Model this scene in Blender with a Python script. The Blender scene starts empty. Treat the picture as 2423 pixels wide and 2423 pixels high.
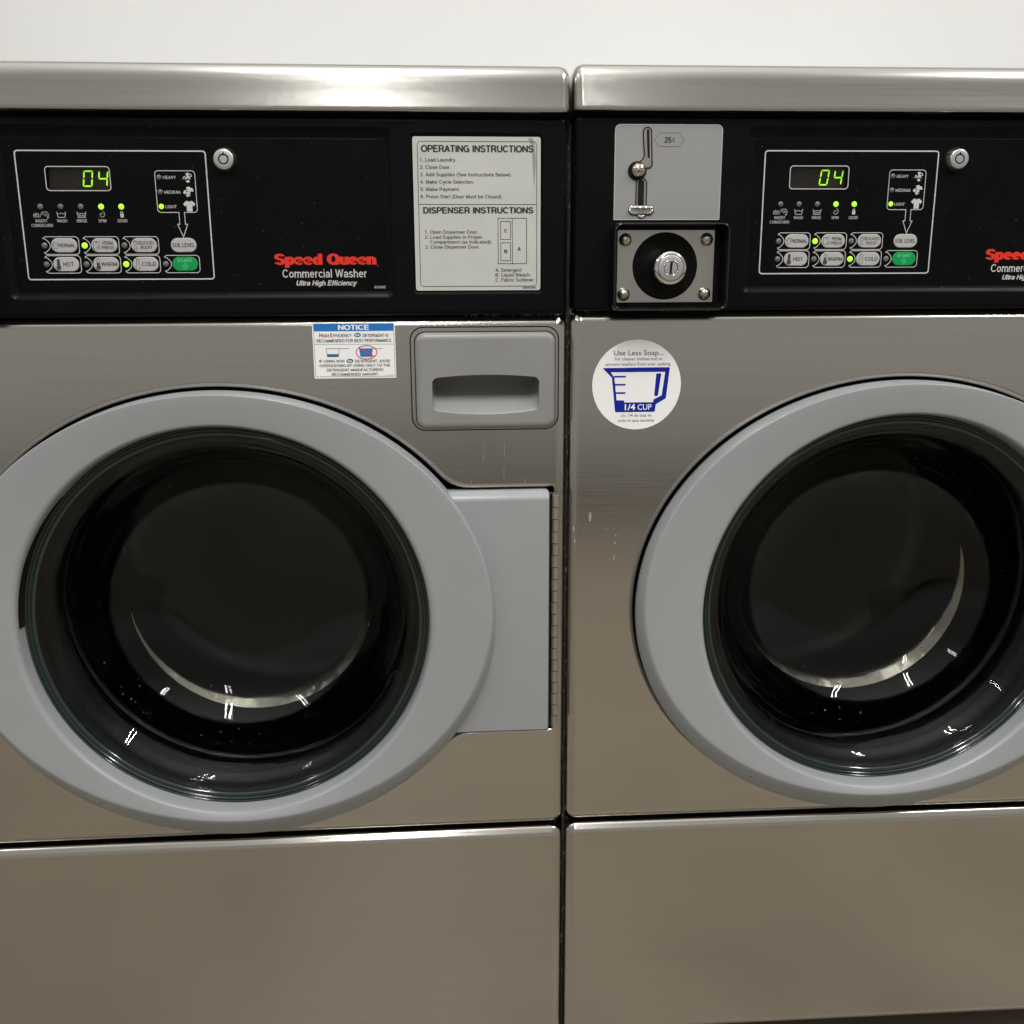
import bpy, bmesh, math, random
from mathutils import Vector, Matrix
from mathutils.geometry import delaunay_2d_cdt
random.seed(7)
R = math.radians
scene = bpy.context.scene
C = scene.collection

# ------------------------------------------------------------------ camera
cam_d = bpy.data.cameras.new('camera')
cam = bpy.data.objects.new('camera', cam_d)
C.objects.link(cam)
cam_d.sensor_fit = 'HORIZONTAL'
cam_d.sensor_width = 36.0
cam_d.lens = 36.0 * 0.953699
cam_d.clip_start = 0.02
cam_d.clip_end = 60
right = Vector((0.99749981, -0.07054171, -0.00424288))
down = Vector((-0.020592, -0.23269965, -0.97233062))
fwd = Vector((0.06760255, 0.96998698, -0.23357045))
m = Matrix.Identity(4)
for i in range(3):
    m[i][0] = right[i]; m[i][1] = -down[i]; m[i][2] = -fwd[i]
m.translation = Vector((0.22026, -0.95665, 0.66584 + 0.240))
cam.matrix_world = m
scene.camera = cam

# ------------------------------------------------------------------ world
world = bpy.data.worlds.new('World')
scene.world = world
world.use_nodes = True
wn = world.node_tree.nodes; wl = world.node_tree.links
bg = wn['Background']
tc = wn.new('ShaderNodeTexCoord')
sep = wn.new('ShaderNodeSeparateXYZ')
ramp = wn.new('ShaderNodeValToRGB')
mapr = wn.new('ShaderNodeMapRange')
mapr.inputs['From Min'].default_value = -1; mapr.inputs['From Max'].default_value = 1
wl.new(tc.outputs['Generated'], sep.inputs[0])
wl.new(sep.outputs['Z'], mapr.inputs['Value'])
wl.new(mapr.outputs['Result'], ramp.inputs[0])
wl.new(ramp.outputs[0], bg.inputs['Color'])
cr = ramp.color_ramp
cr.elements[0].position = 0.0; cr.elements[0].color = (.20, .18, .145, 1)
cr.elements[1].position = 1.0; cr.elements[1].color = (2.3, 2.27, 2.15, 1)
for p, c in ((.355, (.20, .175, .14)), (.372, (.062, .056, .048)), (.398, (.08, .073, .063)), (.424, (.60, .575, .535)), (.49, (.72, .70, .66)),
             (.60, (.54, .525, .495)), (.72, (.62, .61, .58)), (.86, (1.3, 1.28, 1.22))):
    e = cr.elements.new(p); e.color = (*c, 1)
bg.inputs['Strength'].default_value = 0.52

# ------------------------------------------------------------------ lamps: ceiling fluorescent tubes
def tube(x, y, z, power, length=1.15, width=.035):
    l = bpy.data.lights.new('fluorescent_tube', 'AREA')
    l.shape = 'RECTANGLE'; l.size = width; l.size_y = length
    l.energy = power; l.color = (1.0, .98, .945)
    o = bpy.data.objects.new('fluorescent_tube', l); C.objects.link(o)
    o.location = (x, y, z)
    return o
for x, y, p in ((.09, -1.25, 17), (2.0, -1.1, 21), (-1.85, -1.3, 8)):
    tube(x - .05, y, 2.55, p); tube(x + .05, y, 2.55, p)
for x in (.0, .1): tube(x, -3.5, 2.55, 7)

# ------------------------------------------------------------------ view
vs = scene.view_settings
vs.view_transform = 'Standard'; vs.look = 'None'; vs.exposure = 0.12; vs.gamma = 1
vs.use_curve_mapping = False
scene.cycles.max_bounces = 12
scene.cycles.transmission_bounces = 12
scene.cycles.glossy_bounces = 6

# ------------------------------------------------------------------ materials
def mat(name, col, rough=.5, metal=0, spec=.5, coat=0, emit=None, estr=0, trans=0, ior=1.5):
    mt = bpy.data.materials.new(name); mt.use_nodes = True
    b = mt.node_tree.nodes['Principled BSDF']
    b.inputs['Base Color'].default_value = (*col, 1)
    b.inputs['Roughness'].default_value = rough
    b.inputs['Metallic'].default_value = metal
    b.inputs['Specular IOR Level'].default_value = spec
    b.inputs['Coat Weight'].default_value = coat
    b.inputs['Coat Roughness'].default_value = .08
    b.inputs['Transmission Weight'].default_value = trans
    b.inputs['IOR'].default_value = ior
    if emit:
        b.inputs['Emission Color'].default_value = (*emit, 1)
        b.inputs['Emission Strength'].default_value = estr
    return mt
def N(mt, t): return mt.node_tree.nodes.new(t)
def L(mt, a, b): mt.node_tree.links.new(a, b)
def noise(mt, scale, detail=3, stretch=(1, 1, 1), rough=.55):
    t = N(mt, 'ShaderNodeTexCoord'); mp = N(mt, 'ShaderNodeMapping'); n = N(mt, 'ShaderNodeTexNoise')
    mp.inputs['Scale'].default_value = stretch
    n.inputs['Scale'].default_value = scale; n.inputs['Detail'].default_value = detail
    n.inputs['Roughness'].default_value = rough
    L(mt, t.outputs['Object'], mp.inputs[0]); L(mt, mp.outputs[0], n.inputs['Vector'])
    return n.outputs['Fac']
def vary_rough(mt, fac, lo, hi):
    r = N(mt, 'ShaderNodeMapRange'); r.inputs['To Min'].default_value = lo; r.inputs['To Max'].default_value = hi
    r.inputs['From Min'].default_value = .3; r.inputs['From Max'].default_value = .7
    L(mt, fac, r.inputs['Value']); L(mt, r.outputs[0], mt.node_tree.nodes['Principled BSDF'].inputs['Roughness'])
def vary_col(mt, fac, c0, c1, p0=.35, p1=.65):
    r = N(mt, 'ShaderNodeValToRGB'); r.color_ramp.elements[0].color = (*c0, 1); r.color_ramp.elements[1].color = (*c1, 1)
    r.color_ramp.elements[0].position = p0; r.color_ramp.elements[1].position = p1
    L(mt, fac, r.inputs[0]); L(mt, r.outputs[0], mt.node_tree.nodes['Principled BSDF'].inputs['Base Color'])
def bump(mt, fac, dist, strength=1):
    b = N(mt, 'ShaderNodeBump'); b.inputs['Distance'].default_value = dist; b.inputs['Strength'].default_value = strength
    L(mt, fac, b.inputs['Height']); L(mt, b.outputs[0], mt.node_tree.nodes['Principled BSDF'].inputs['Normal'])

def steel_mat(name, c0, c1, rough, aniso):
    mt = mat(name, c0, rough, 1)
    b = mt.node_tree.nodes['Principled BSDF']
    b.inputs['Anisotropic'].default_value = aniso
    tg = N(mt, 'ShaderNodeTangent'); tg.direction_type = 'UV_MAP'; tg.uv_map = 'UVMap'
    L(mt, tg.outputs[0], b.inputs['Tangent'])
    brushed = noise(mt, 60, 4, (.12, 1, 9))
    vary_rough(mt, brushed, rough - .02, rough + .03)
    blot = noise(mt, 45, 6, (.06, 1, 5), .65)
    vary_col(mt, blot, c0, c1)
    fine = noise(mt, 300, 2, (.03, 1, 4)); wavy = noise(mt, 3.2, 2, (.8, 1, 1.4), .4)
    b1 = N(mt, 'ShaderNodeBump'); b1.inputs['Distance'].default_value = .0011; b1.inputs['Strength'].default_value = 1
    b2 = N(mt, 'ShaderNodeBump'); b2.inputs['Distance'].default_value = .000006; b2.inputs['Strength'].default_value = .1
    L(mt, wavy, b1.inputs['Height']); L(mt, fine, b2.inputs['Height']); L(mt, b1.outputs[0], b2.inputs['Normal']); L(mt, b2.outputs[0], b.inputs['Normal'])
    return mt
STEEL = steel_mat('brushed_steel', (.515, .49, .452), (.54, .515, .476), .19, .15)
LIDSTEEL = steel_mat('lid_steel', (.465, .455, .425), (.485, .475, .447), .24, .0)
PLATESTEEL = mat('coin_plate_steel', (.48, .47, .44), .3, 1); vary_rough(PLATESTEEL, noise(PLATESTEEL, 90, 4), .26, .34)
CHROME = mat('chrome', (.78, .77, .74), .12, 1)
BRASS = mat('rivet_brass', (.50, .47, .38), .28, 1)
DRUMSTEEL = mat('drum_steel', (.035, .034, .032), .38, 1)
BLACK = mat('fascia_black', (.0028, .0029, .0034), .34, 0, .09)
vary_rough(BLACK, noise(BLACK, 26, 5), .30, .42)
bump(BLACK, noise(BLACK, 1400, 2), .00006, .5)
OVER = mat('overlay_black', (.002, .002, .0023), .32, 0, .09)
vary_rough(OVER, noise(OVER, 20, 5), .28, .44)
for _m, _c in ((BLACK, (.0028, .0029, .0034)), (OVER, (.002, .002, .0023))):
    vary_col(_m, noise(_m, 620, 0), _c, (.055, .055, .052), .83, .86)
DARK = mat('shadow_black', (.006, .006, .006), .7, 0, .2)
RUBBER = mat('gasket_rubber', (.002, .002, .002), .35, 0, .10)
GLOSSB = mat('coin_box_gloss', (.003, .003, .0035), .16, 0, .55)
LOCKM = mat('lock_metal', (.50, .50, .49), .38, .8)
PLAST = mat('grey_plastic', (.25, .254, .255), .30, 0, .45)
vary_rough(PLAST, noise(PLAST, 16, 6, (1, 1, 1), .7), .24, .42); vary_col(PLAST, noise(PLAST, 3.5, 4), (.258, .269, .280), (.286, .296, .307))
DRAWERP = mat('drawer_plastic', (.225, .225, .22), .36, 0, .4)
vary_col(DRAWERP, noise(DRAWERP, 14, 4), (.212, .213, .208), (.236, .236, .231))
HINGEM = mat('hinge_metal', (.36, .335, .295), .5, .85)
PRINT = mat('printed_grey', (.46, .46, .455), .55)
PRINTD = mat('printed_dim_grey', (.30, .30, .30), .55)
BTN = mat('button_grey', (.37, .37, .362), .42)
BTNINK = mat('button_ink', (.035, .035, .037), .5)
GREENB = mat('start_green', (.001, .25, .06), .45, 0, .3)
GREENT = mat('start_print', (.10, .50, .26), .4)
RED = mat('logo_red', (.62, .018, .006), .45, emit=(.62, .018, .006), estr=0)
LEDOFF = mat('lamp_off', (.105, .105, .107), .35)
LEDON = mat('lamp_lit', (.25, .55, .03), .3, emit=(.36, .85, .03), estr=.95)
DIGIT = mat('digit_lit', (.3, .7, .02), .4, emit=(.34, .88, .02), estr=1.0)
DIGITOFF = mat('digit_unlit', (.022, .02, .018), .5)
DISPB = mat('display_back', (.017, .013, .012), .45)
PANE = mat('display_pane', (.95, .93, .90), .04, trans=1, ior=1.12)
LABEL = mat('label_paper', (.44, .45, .42), .5); vary_col(LABEL, noise(LABEL, 22, 5), (.425, .437, .407), (.46, .47, .44))
LABELED = mat('label_edge', (.50, .51, .48), .45)
INK = mat('label_ink', (.018, .018, .018), .55)
SMUDGE = mat('label_smudge', (.24, .245, .22), .6)
COINP = mat('coin_decal', (.245, .246, .245), .4); COINE = mat('coin_decal_edge', (.40, .40, .395), .4)
WHITE = mat('sticker_white', (.78, .785, .785), .45)
NBLUE = mat('notice_blue', (.006, .16, .46), .45)
NTEAL = mat('notice_teal', (.01, .12, .22), .45)
NINK = mat('notice_ink', (.05, .05, .055), .5)
NRED = mat('notice_red', (.50, .015, .04), .5)
SBLUE = mat('soap_blue', (.0012, .010, .25), .45, 0, .3)
SINK = mat('soap_ink', (.035, .035, .09), .45)
PINK = mat('coin_button', (.64, .54, .50), .18, 1)
LIFTER = mat('lifter_steel', (.10, .085, .07), .45, 1)
GLINTSTEEL = mat('glint_arc_steel', (.30, .275, .235), .22, 1)  # for the added strip that imitates an arc of reflected light
bump(GLINTSTEEL, noise(GLINTSTEEL, 8, 4), .012, .8)
DROP = mat('droplet', (.02, .02, .02), .06, 0, .9)
RIMG = mat('glass_edge', (.010, .020, .017), .10, 0, .8)
GRIME = mat('grime', (.03, .02, .013), .85)
vary_col(GRIME, noise(GRIME, 420, 3, (1, 1, .45)), (.010, .006, .004), (.30, .27, .22), .60, .74)
RESID = mat('soap_residue', (.34, .33, .30), .7)
SPOT = mat('water_spot', (.26, .25, .23), .55)
STREAK = mat('dried_streak', (.20, .188, .168), .5)
GLASS = mat('bowl_glass', (.82, .85, .84), .0, trans=1, ior=1.26)
bump(GLASS, noise(GLASS, 13, 3, (1, 1, 1), .5), .0016, .5)
WALL = mat('wall_paint', (.70, .70, .69), .7, 0, .3)
vary_col(WALL, noise(WALL, 1.3, 4), (.775, .78, .785), (.80, .805, .807)); bump(WALL, noise(WALL, 220, 3), .0006, .25)
FLOORM = mat('floor_vinyl', (.27, .235, .18), .4)
vary_col(FLOORM, noise(FLOORM, 3, 5), (.165, .14, .104), (.21, .18, .138))

# ------------------------------------------------------------------ mesh builder (millimetres; z counted from 240 mm above the floor)
Z0 = 240.0
class MB:
    def __init__(s): s.v = []; s.f = []; s.m = []; s.sm = []; s.mats = []
    def mi(s, mt):
        if mt not in s.mats: s.mats.append(mt)
        return s.mats.index(mt)
    def add(s, verts, faces, mt, smooth=False):
        b = len(s.v); k = s.mi(mt)
        s.v += [tuple(v) for v in verts]
        for f in faces:
            s.f.append([b + i for i in f]); s.m.append(k); s.sm.append(smooth)
    def loops(s, lps, mt, smooth=True, closed=True, cap0=False, cap1=False):
        n = len(lps[0]); V = [p for l in lps for p in l]; F = []
        for i in range(len(lps) - 1):
            for j in range(n if closed else n - 1):
                a = i * n + j; b = i * n + (j + 1) % n
                F.append((a, b, b + n, a + n))
        s.add(V, F, mt, smooth)
        if cap0: s.add(lps[0], [list(range(n))[::-1]], mt)
        if cap1: s.add(lps[-1], [list(range(n))], mt)
    def flat(s, pts, y, mt):                    # n-gon facing the viewer side (-Y); pts counter-clockwise in x,z
        s.add([(x, y, z) for x, z in pts], [list(range(len(pts)))], mt)
    def holed(s, outer, holes, y, mt):
        V = []; E = []
        for lp in [outer] + holes:
            lp = [q for k, q in enumerate(lp) if (Vector(q) - Vector(lp[k - 1])).length > 1e-5]
            b = len(V); V += [Vector(q) for q in lp]; E += [(b + k, b + (k + 1) % len(lp)) for k in range(len(lp))]
        vo, _, fo, _, _, _ = delaunay_2d_cdt(V, E, [], 1, 1e-6)
        def inside(p, lp):
            c = False
            for k in range(len(lp)):
                (x1, z1), (x2, z2) = lp[k - 1], lp[k]
                if (z1 > p.y) != (z2 > p.y) and p.x < (x2 - x1) * (p.y - z1) / (z2 - z1) + x1: c = not c
            return c
        def keep(f):
            c = sum((vo[i] for i in f), Vector((0, 0))) / len(f)
            return inside(c, outer) and not any(inside(c, h) for h in holes)
        fo = [f for f in fo if keep(f)]
        s.add([(q.x, y, q.y) for q in vo], [list(f) for f in fo], mt)
    def box(s, x0, x1, y0, y1, z0, z1, mt):
        V = [(x, y, z) for x in (x0, x1) for y in (y0, y1) for z in (z0, z1)]
        s.add(V, [(0, 1, 3, 2), (4, 6, 7, 5), (0, 4, 5, 1), (2, 3, 7, 6), (0, 2, 6, 4), (1, 5, 7, 3)], mt)
    def lathe(s, cx, cz, prof, mt, n=64, smooth=True, cap1=False, cap0=False):
        s.loops([[(cx + r * math.cos(2 * math.pi * k / n), y, cz + r * math.sin(2 * math.pi * k / n)) for k in range(n)] for r, y in prof],
                mt, smooth, True, cap0, cap1)
    def plate(s, pts, y, th, mt, edge=None):    # thin plate with its front at y
        s.flat(pts, y, mt)
        s.loops([[(x, y, z) for x, z in pts], [(x, y + th, z) for x, z in pts]], edge or mt, False)
    def line(s, pts, w, y, mt, closed=False):   # printed line of width w
        n = len(pts); A = []; B = []
        for i in range(n):
            p = Vector(pts[i])
            a = Vector(pts[i - 1]) if (i > 0 or closed) else None
            b = Vector(pts[(i + 1) % n]) if (i < n - 1 or closed) else None
            d1 = (p - a).normalized() if a is not None and (p - a).length > 1e-6 else None
            d2 = (b - p).normalized() if b is not None and (b - p).length > 1e-6 else None
            if d1 is None: d1 = d2
            if d2 is None: d2 = d1
            t = d1 + d2
            t = t.normalized() if t.length > .2 else d1
            nn = Vector((-t.y, t.x)); k = w / 2 / max(.35, nn.dot(Vector((-d1.y, d1.x))))
            A.append(p + nn * k); B.append(p - nn * k)
        s.loops([[(q.x, y, q.y) for q in A], [(q.x, y, q.y) for q in B]], mt, False, closed)
    def text(s, st, x0, x1, zb, cap, y, mt, bold=0, shear=0, align='fit', maxh=None):
        V, F, (bx0, bx1), H = glyphs(st, bold, shear)
        sz = cap / H
        if align == 'fit': sx = (x1 - x0) / (bx1 - bx0); ox = x0 - bx0 * sx
        elif align == 'l': sx = sz * x1; ox = x0 - bx0 * sx
        else: sx = sz * x1; ox = x0 - (bx0 + bx1) / 2 * sx
        s.add([(ox + a * sx, y, zb + b * sz) for a, b in V], F, mt)
    def build(s, name, parent=None, recalc=False, label=None):
        me = bpy.data.meshes.new(name)
        me.from_pydata([(x / 1000, y / 1000, (z + Z0) / 1000) for x, y, z in s.v], [], s.f)
        for mt in s.mats: me.materials.append(mt)
        me.polygons.foreach_set('material_index', s.m)
        me.polygons.foreach_set('use_smooth', s.sm)
        if recalc:
            bm = bmesh.new(); bm.from_mesh(me)
            bmesh.ops.remove_doubles(bm, verts=bm.verts, dist=1e-6)
            bmesh.ops.recalc_face_normals(bm, faces=bm.faces); bm.to_mesh(me); bm.free()
        uv = me.uv_layers.new(name='UVMap')
        for lp in me.loops:
            c = me.vertices[lp.vertex_index].co
            uv.data[lp.index].uv = (c.x + c.y * .01, c.z - c.y * .7)
        me.update()
        o = bpy.data.objects.new(name, me); C.objects.link(o)
        if parent is not None: o.parent = parent
        if label: o['label'] = label
        return o

_g = {}
def glyphs(st, bold=0, shear=0):
    k = (st, bold, shear)
    if k in _g: return _g[k]
    def conv(t):
        cu = bpy.data.curves.new('txt', 'FONT'); cu.body = t; cu.size = 1; cu.offset = bold; cu.shear = shear
        cu.resolution_u = 3; cu.fill_mode = 'FRONT' if hasattr(cu, 'fill_mode') else cu.fill_mode
        o = bpy.data.objects.new('txt', cu); C.objects.link(o)
        dg = bpy.context.evaluated_depsgraph_get(); dg.update()
        me = bpy.data.meshes.new_from_object(o.evaluated_get(dg))
        V = [(v.co.x, v.co.y) for v in me.vertices]; F = [list(p.vertices) for p in me.polygons]
        bpy.data.objects.remove(o); bpy.data.curves.remove(cu); bpy.data.meshes.remove(me)
        return V, F
    V, F = conv(st)
    if ('H', bold) not in _g:
        hv, _ = conv('H'); _g[('H', bold)] = max(b for a, b in hv)
    _g[k] = (V, F, (min(a for a, b in V), max(a for a, b in V)), _g[('H', bold)])
    return _g[k]

def rrect(x0, x1, z0, z1, r, n=6):
    if not isinstance(r, (tuple, list)): r = (r, r, r, r)        # bl, br, tr, tl
    P = []
    for (cx, cz, a0, rr) in ((x0, z0, 180, r[0]), (x1, z0, 270, r[1]), (x1, z1, 0, r[2]), (x0, z1, 90, r[3])):
        sx = 1 if cx == x0 else -1; sz = 1 if cz == z0 else -1
        for i in range(n + 1):
            a = R(a0 + 90 * i / n)
            P.append((cx + sx * rr + rr * math.cos(a), cz + sz * rr + rr * math.sin(a)))
    return P
def circ(cx, cz, r, n=40, rz=None):
    return [(cx + r * math.cos(2 * math.pi * k / n), cz + (rz or r) * math.sin(2 * math.pi * k / n)) for k in range(n)]
def arc(cx, cz, r, a0, a1, n=12):
    return [(cx + r * math.cos(R(a0 + (a1 - a0) * k / n)), cz + r * math.sin(R(a0 + (a1 - a0) * k / n))) for k in range(n + 1)]
def at(pts, y): return [(x, y, z) for x, z in pts]
def quarter(rad, k=5):                                            # (inset, depth) pairs from the side round to the front
    return [(rad * (1 - math.sin(math.pi / 2 * i / k)), rad * (1 - math.cos(math.pi / 2 * i / k))) for i in range(k + 1)][::-1] if False else \
           [(rad * (1 - math.cos(math.pi / 2 * i / k)), rad * (1 - math.sin(math.pi / 2 * i / k))) for i in range(k + 1)]


# ------------------------------------------------------------------ plain sans-serif lettering drawn as strokes (cap height 100)
def _a(cx, cy, rx, ry, a0, a1, n=0):
    n = n or max(3, int(abs(a1 - a0) / 22))
    return [(cx + rx * math.cos(R(a0 + (a1 - a0) * k / n)), cy + ry * math.sin(R(a0 + (a1 - a0) * k / n))) for k in range(n + 1)]
_bowl = [_a(28, 36, 20, 29, 0, 360, 18)]
FONT = {
 'A': (66, [[(4, 0), (33, 97), (62, 0)], [(14, 33), (52, 33)]]),
 'B': (68, [[(9, 7), (9, 93), (34, 93)] + _a(34, 73, 20, 20, 80, -80) + [(34, 53), (9, 53)], [(34, 53)] + _a(36, 30, 23, 23, 80, -80) + [(34, 7), (9, 7)]]),
 'C': (72, [_a(37, 50, 29, 43, 38, 322)]),
 'D': (70, [[(9, 7), (9, 93), (32, 93)] + _a(32, 50, 30, 43, 80, -80) + [(32, 7), (9, 7), (9, 12)]]),
 'E': (64, [[(58, 93), (9, 93), (9, 7), (60, 7)], [(9, 52), (54, 52)]]),
 'F': (58, [[(55, 93), (9, 93), (9, 0)], [(9, 50), (48, 50)]]),
 'G': (76, [_a(38, 50, 30, 43, 40, 320) + [(66, 20), (66, 47), (40, 47)], [(66, 0), (66, 24)]]),
 'H': (69, [[(9, 0), (9, 100)], [(60, 0), (60, 100)], [(9, 53), (60, 53)]]),
 'I': (20, [[(10, 0), (10, 100)]]),
 'K': (66, [[(9, 0), (9, 100)], [(60, 100), (10, 40)], [(25, 58), (62, 0)]]),
 'L': (54, [[(9, 100), (9, 7), (52, 7)]]),
 'M': (80, [[(9, 0), (9, 96), (40, 8), (71, 96), (71, 0)]]),
 'N': (70, [[(9, 0), (9, 97), (61, 3), (61, 100)]]),
 'O': (76, [_a(38, 50, 31, 43, 0, 360, 20)]),
 'P': (64, [[(9, 0), (9, 93), (35, 93)] + _a(35, 69, 23, 24, 80, -80) + [(35, 45), (9, 45)]]),
 'Q': (76, [_a(38, 50, 31, 43, 0, 360, 20), [(44, 24), (68, 0)]]),
 'R': (69, [[(9, 0), (9, 93), (36, 93)] + _a(36, 70, 22, 23, 80, -80) + [(36, 47), (9, 47)], [(38, 47), (52, 38), (56, 18), (60, 0)]]),
 'S': (64, [_a(32, 72, 22, 21, 15, 262) + _a(32, 29, 24, 22, 82, -165)]),
 'T': (60, [[(2, 93), (58, 93)], [(30, 0), (30, 93)]]),
 'U': (68, [[(9, 100), (9, 32)] + _a(34, 32, 25, 25, 190, 350) + [(59, 32), (59, 100)]]),
 'V': (64, [[(4, 100), (32, 3), (60, 100)]]),
 'W': (90, [[(4, 100), (24, 5), (45, 95), (66, 5), (86, 100)]]),
 'Y': (64, [[(4, 100), (32, 46), (60, 100)], [(32, 0), (32, 48)]]),
 'X': (64, [[(4, 100), (60, 0)], [(4, 0), (60, 100)]]),
 '0': (56, [_a(28, 50, 21, 43, 0, 360, 18)]), '1': (56, [[(12, 77), (24, 82), (31, 96), (31, 0)]]),
 '2': (56, [_a(28, 70, 21, 23, 170, -25) + [(9, 12), (9, 7), (51, 7)]]), '3': (56, [_a(27, 72, 18, 21, 160, -90) + _a(27, 29, 21, 22, 90, -165)]),
 '4': (56, [[(39, 0), (39, 94), (6, 28), (54, 28)]]), '5': (56, [[(48, 93), (15, 93), (10, 50)] + _a(28, 33, 21, 26, 140, -160)]),
 '6': (56, [_a(28, 31, 20, 24, 0, 360, 16), _a(32, 44, 24, 49, 180, 60)]), '8': (56, [_a(28, 72, 18, 21, 0, 360, 16), _a(28, 29, 21, 22, 0, 360, 16)]),
 '9': (56, [_a(28, 69, 20, 24, 0, 360, 16), _a(24, 56, 24, 49, 0, -120)]),
 '/': (30, [[(2, -4), (28, 104)]]), '.': (22, [[(11, 0), (11, 14)]]), ',': (22, [[(11, 14), (11, 0), (6, -14)]]),
 '(': (30, [_a(40, 38, 30, 66, 125, 235)]), ')': (30, [_a(-10, 38, 30, 66, 55, -55)]), ' ': (28, []),
 'a': (54, [[(9, 52)] + _a(27, 47, 18, 18, 155, 10) + [(45, 47), (45, 14), (51, 6)], [(45, 41), (24, 38)] + _a(23, 22, 15, 15, 100, 270) + [(33, 9), (45, 22)]]),
 'b': (57, [[(9, 0), (9, 100)], _a(29, 36, 20, 29, 0, 360, 18)]), 'c': (52, [_a(29, 36, 21, 29, 40, 320)]),
 'd': (57, [[(48, 0), (48, 100)]] + _bowl), 'e': (56, [[(8, 38), (48, 38)] + _a(28, 36, 20, 29, 8, 318)]),
 'f': (30, [[(15, 0), (15, 80)] + _a(26, 81, 11, 12, 175, 80), [(2, 66), (29, 66)]]),
 'g': (57, [[(48, 72), (48, -6)] + _a(28, -6, 20, 15, -10, -155)] + _bowl),
 'h': (56, [[(9, 0), (9, 100)], [(9, 40)] + _a(28, 42, 19, 23, 170, 10) + [(47, 40), (47, 0)]]),
 'i': (20, [[(10, 0), (10, 72)], [(10, 86), (10, 100)]]), 'k': (52, [[(9, 0), (9, 100)], [(46, 72), (10, 30)], [(22, 46), (49, 0)]]),
 'l': (20, [[(10, 0), (10, 100)]]),
 'm': (84, [[(9, 0), (9, 72)], [(9, 42)] + _a(26, 44, 17, 21, 170, 10) + [(42, 42), (42, 0)], [(42, 42)] + _a(59, 44, 17, 21, 170, 10) + [(75, 42), (75, 0)]]),
 'n': (56, [[(9, 0), (9, 72)], [(9, 40)] + _a(28, 42, 19, 23, 170, 10) + [(47, 40), (47, 0)]]), 'o': (56, _bowl),
 'p': (57, [[(9, -28), (9, 72)], _a(29, 36, 20, 29, 0, 360, 18)]), 'q': (57, [[(48, -28), (48, 72)]] + _bowl),
 'r': (34, [[(9, 0), (9, 72)], [(9, 40)] + _a(27, 42, 18, 23, 170, 78)]),
 's': (50, [_a(25, 52, 16, 14, 20, 262) + _a(25, 21, 18, 15, 82, -165)]),
 't': (30, [[(15, 92), (15, 18)] + _a(26, 18, 11, 12, 190, 285), [(2, 66), (29, 66)]]),
 'u': (56, [[(9, 72), (9, 30)] + _a(28, 30, 19, 24, 190, 350) + [(47, 30), (47, 72)], [(47, 0), (47, 34)]]),
 'v': (50, [[(4, 72), (25, 3), (46, 72)]]), 'w': (72, [[(3, 72), (19, 4), (36, 68), (53, 4), (69, 72)]]),
 'y': (50, [[(4, 72), (25, 4)], [(46, 72), (20, -20), (8, -22)]]), 'x': (50, [[(4, 72), (46, 0)], [(4, 0), (46, 72)]]), 'z': (50, [[(6, 65), (44, 65), (6, 7), (46, 7)]]),
}
def stroke_text(mb, st, x0, x1, zb, cap, y, mt, wt=13, shear=0, gap=5, zk=1):
    items = []; pen = 0
    for ch in st:
        adv, sts = FONT[ch]
        for q in sts: items.append([(pen + px, pz) for px, pz in q])
        pen += adv + gap
    xs = [p[0] for q in items for p in q]; lo, hi = min(xs) - wt * .5, max(xs) + wt * .5
    sx = (x1 - x0) / (hi - lo); sz = cap / 100
    parts = []
    for q in items:
        cur = [q[0]]
        for k in range(1, len(q) - 1):
            cur.append(q[k]); u = (Vector(q[k]) - Vector(q[k - 1])).normalized(); v = (Vector(q[k + 1]) - Vector(q[k])).normalized()
            if u.dot(v) < -.2: parts.append(cur); cur = [q[k]]
        parts.append(cur + [q[-1]])
    for k, q in enumerate(parts):
        closed = len(q) > 6 and abs(q[0][0] - q[-1][0]) < .01 and abs(q[0][1] - q[-1][1]) < .01
        if closed: q = q[:-1]
        tmp = MB(); tmp.line([(px, pz * zk) for px, pz in q], wt, 0, mt, closed)
        mb.add([(x0 + (vx - lo + shear * vz / zk) * sx, y - .008 * (k % 3), zb + vz / zk * sz) for vx, _, vz in tmp.v], tmp.f, mt)
MB.stroke = stroke_text

# ------------------------------------------------------------------ setting
def tagst(o, kind='structure'): o['kind'] = kind
w = MB(); w.box(-2600, 3300, 730, 830, -Z0, 2500, WALL); tagst(w.build('wall'))
f = MB(); f.box(-2600, 3300, -2500, 730, -Z0 - 60, -Z0, FLOORM); tagst(f.build('floor'))

# ------------------------------------------------------------------ the washer
SOFT = ((0, 10), (.25, 7), (.8, 5.1), (1.5, 4.2), (2.3, 3.6), (3.6, 2.78), (4.8, 2.05), (5.8, 1.4), (7, .72), (8.4, .22), (10, 0))
def panel_loops(x0, x1, z0, z1, corner, rad, yf, back, mb, mt, holes=None, edge=None):
    L_ = [at(rrect(x0, x1, z0, z1, corner), back)]
    for ins, dep in (edge or quarter(rad)):
        L_.append(at(rrect(x0 + ins, x1 - ins, z0 + ins, z1 - ins, max(.5, corner - ins)), yf + dep))
    mb.loops(L_, mt, True)
    mb.holed([(p[0], p[2]) for p in L_[-1]], holes or [], yf, mt)

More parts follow.
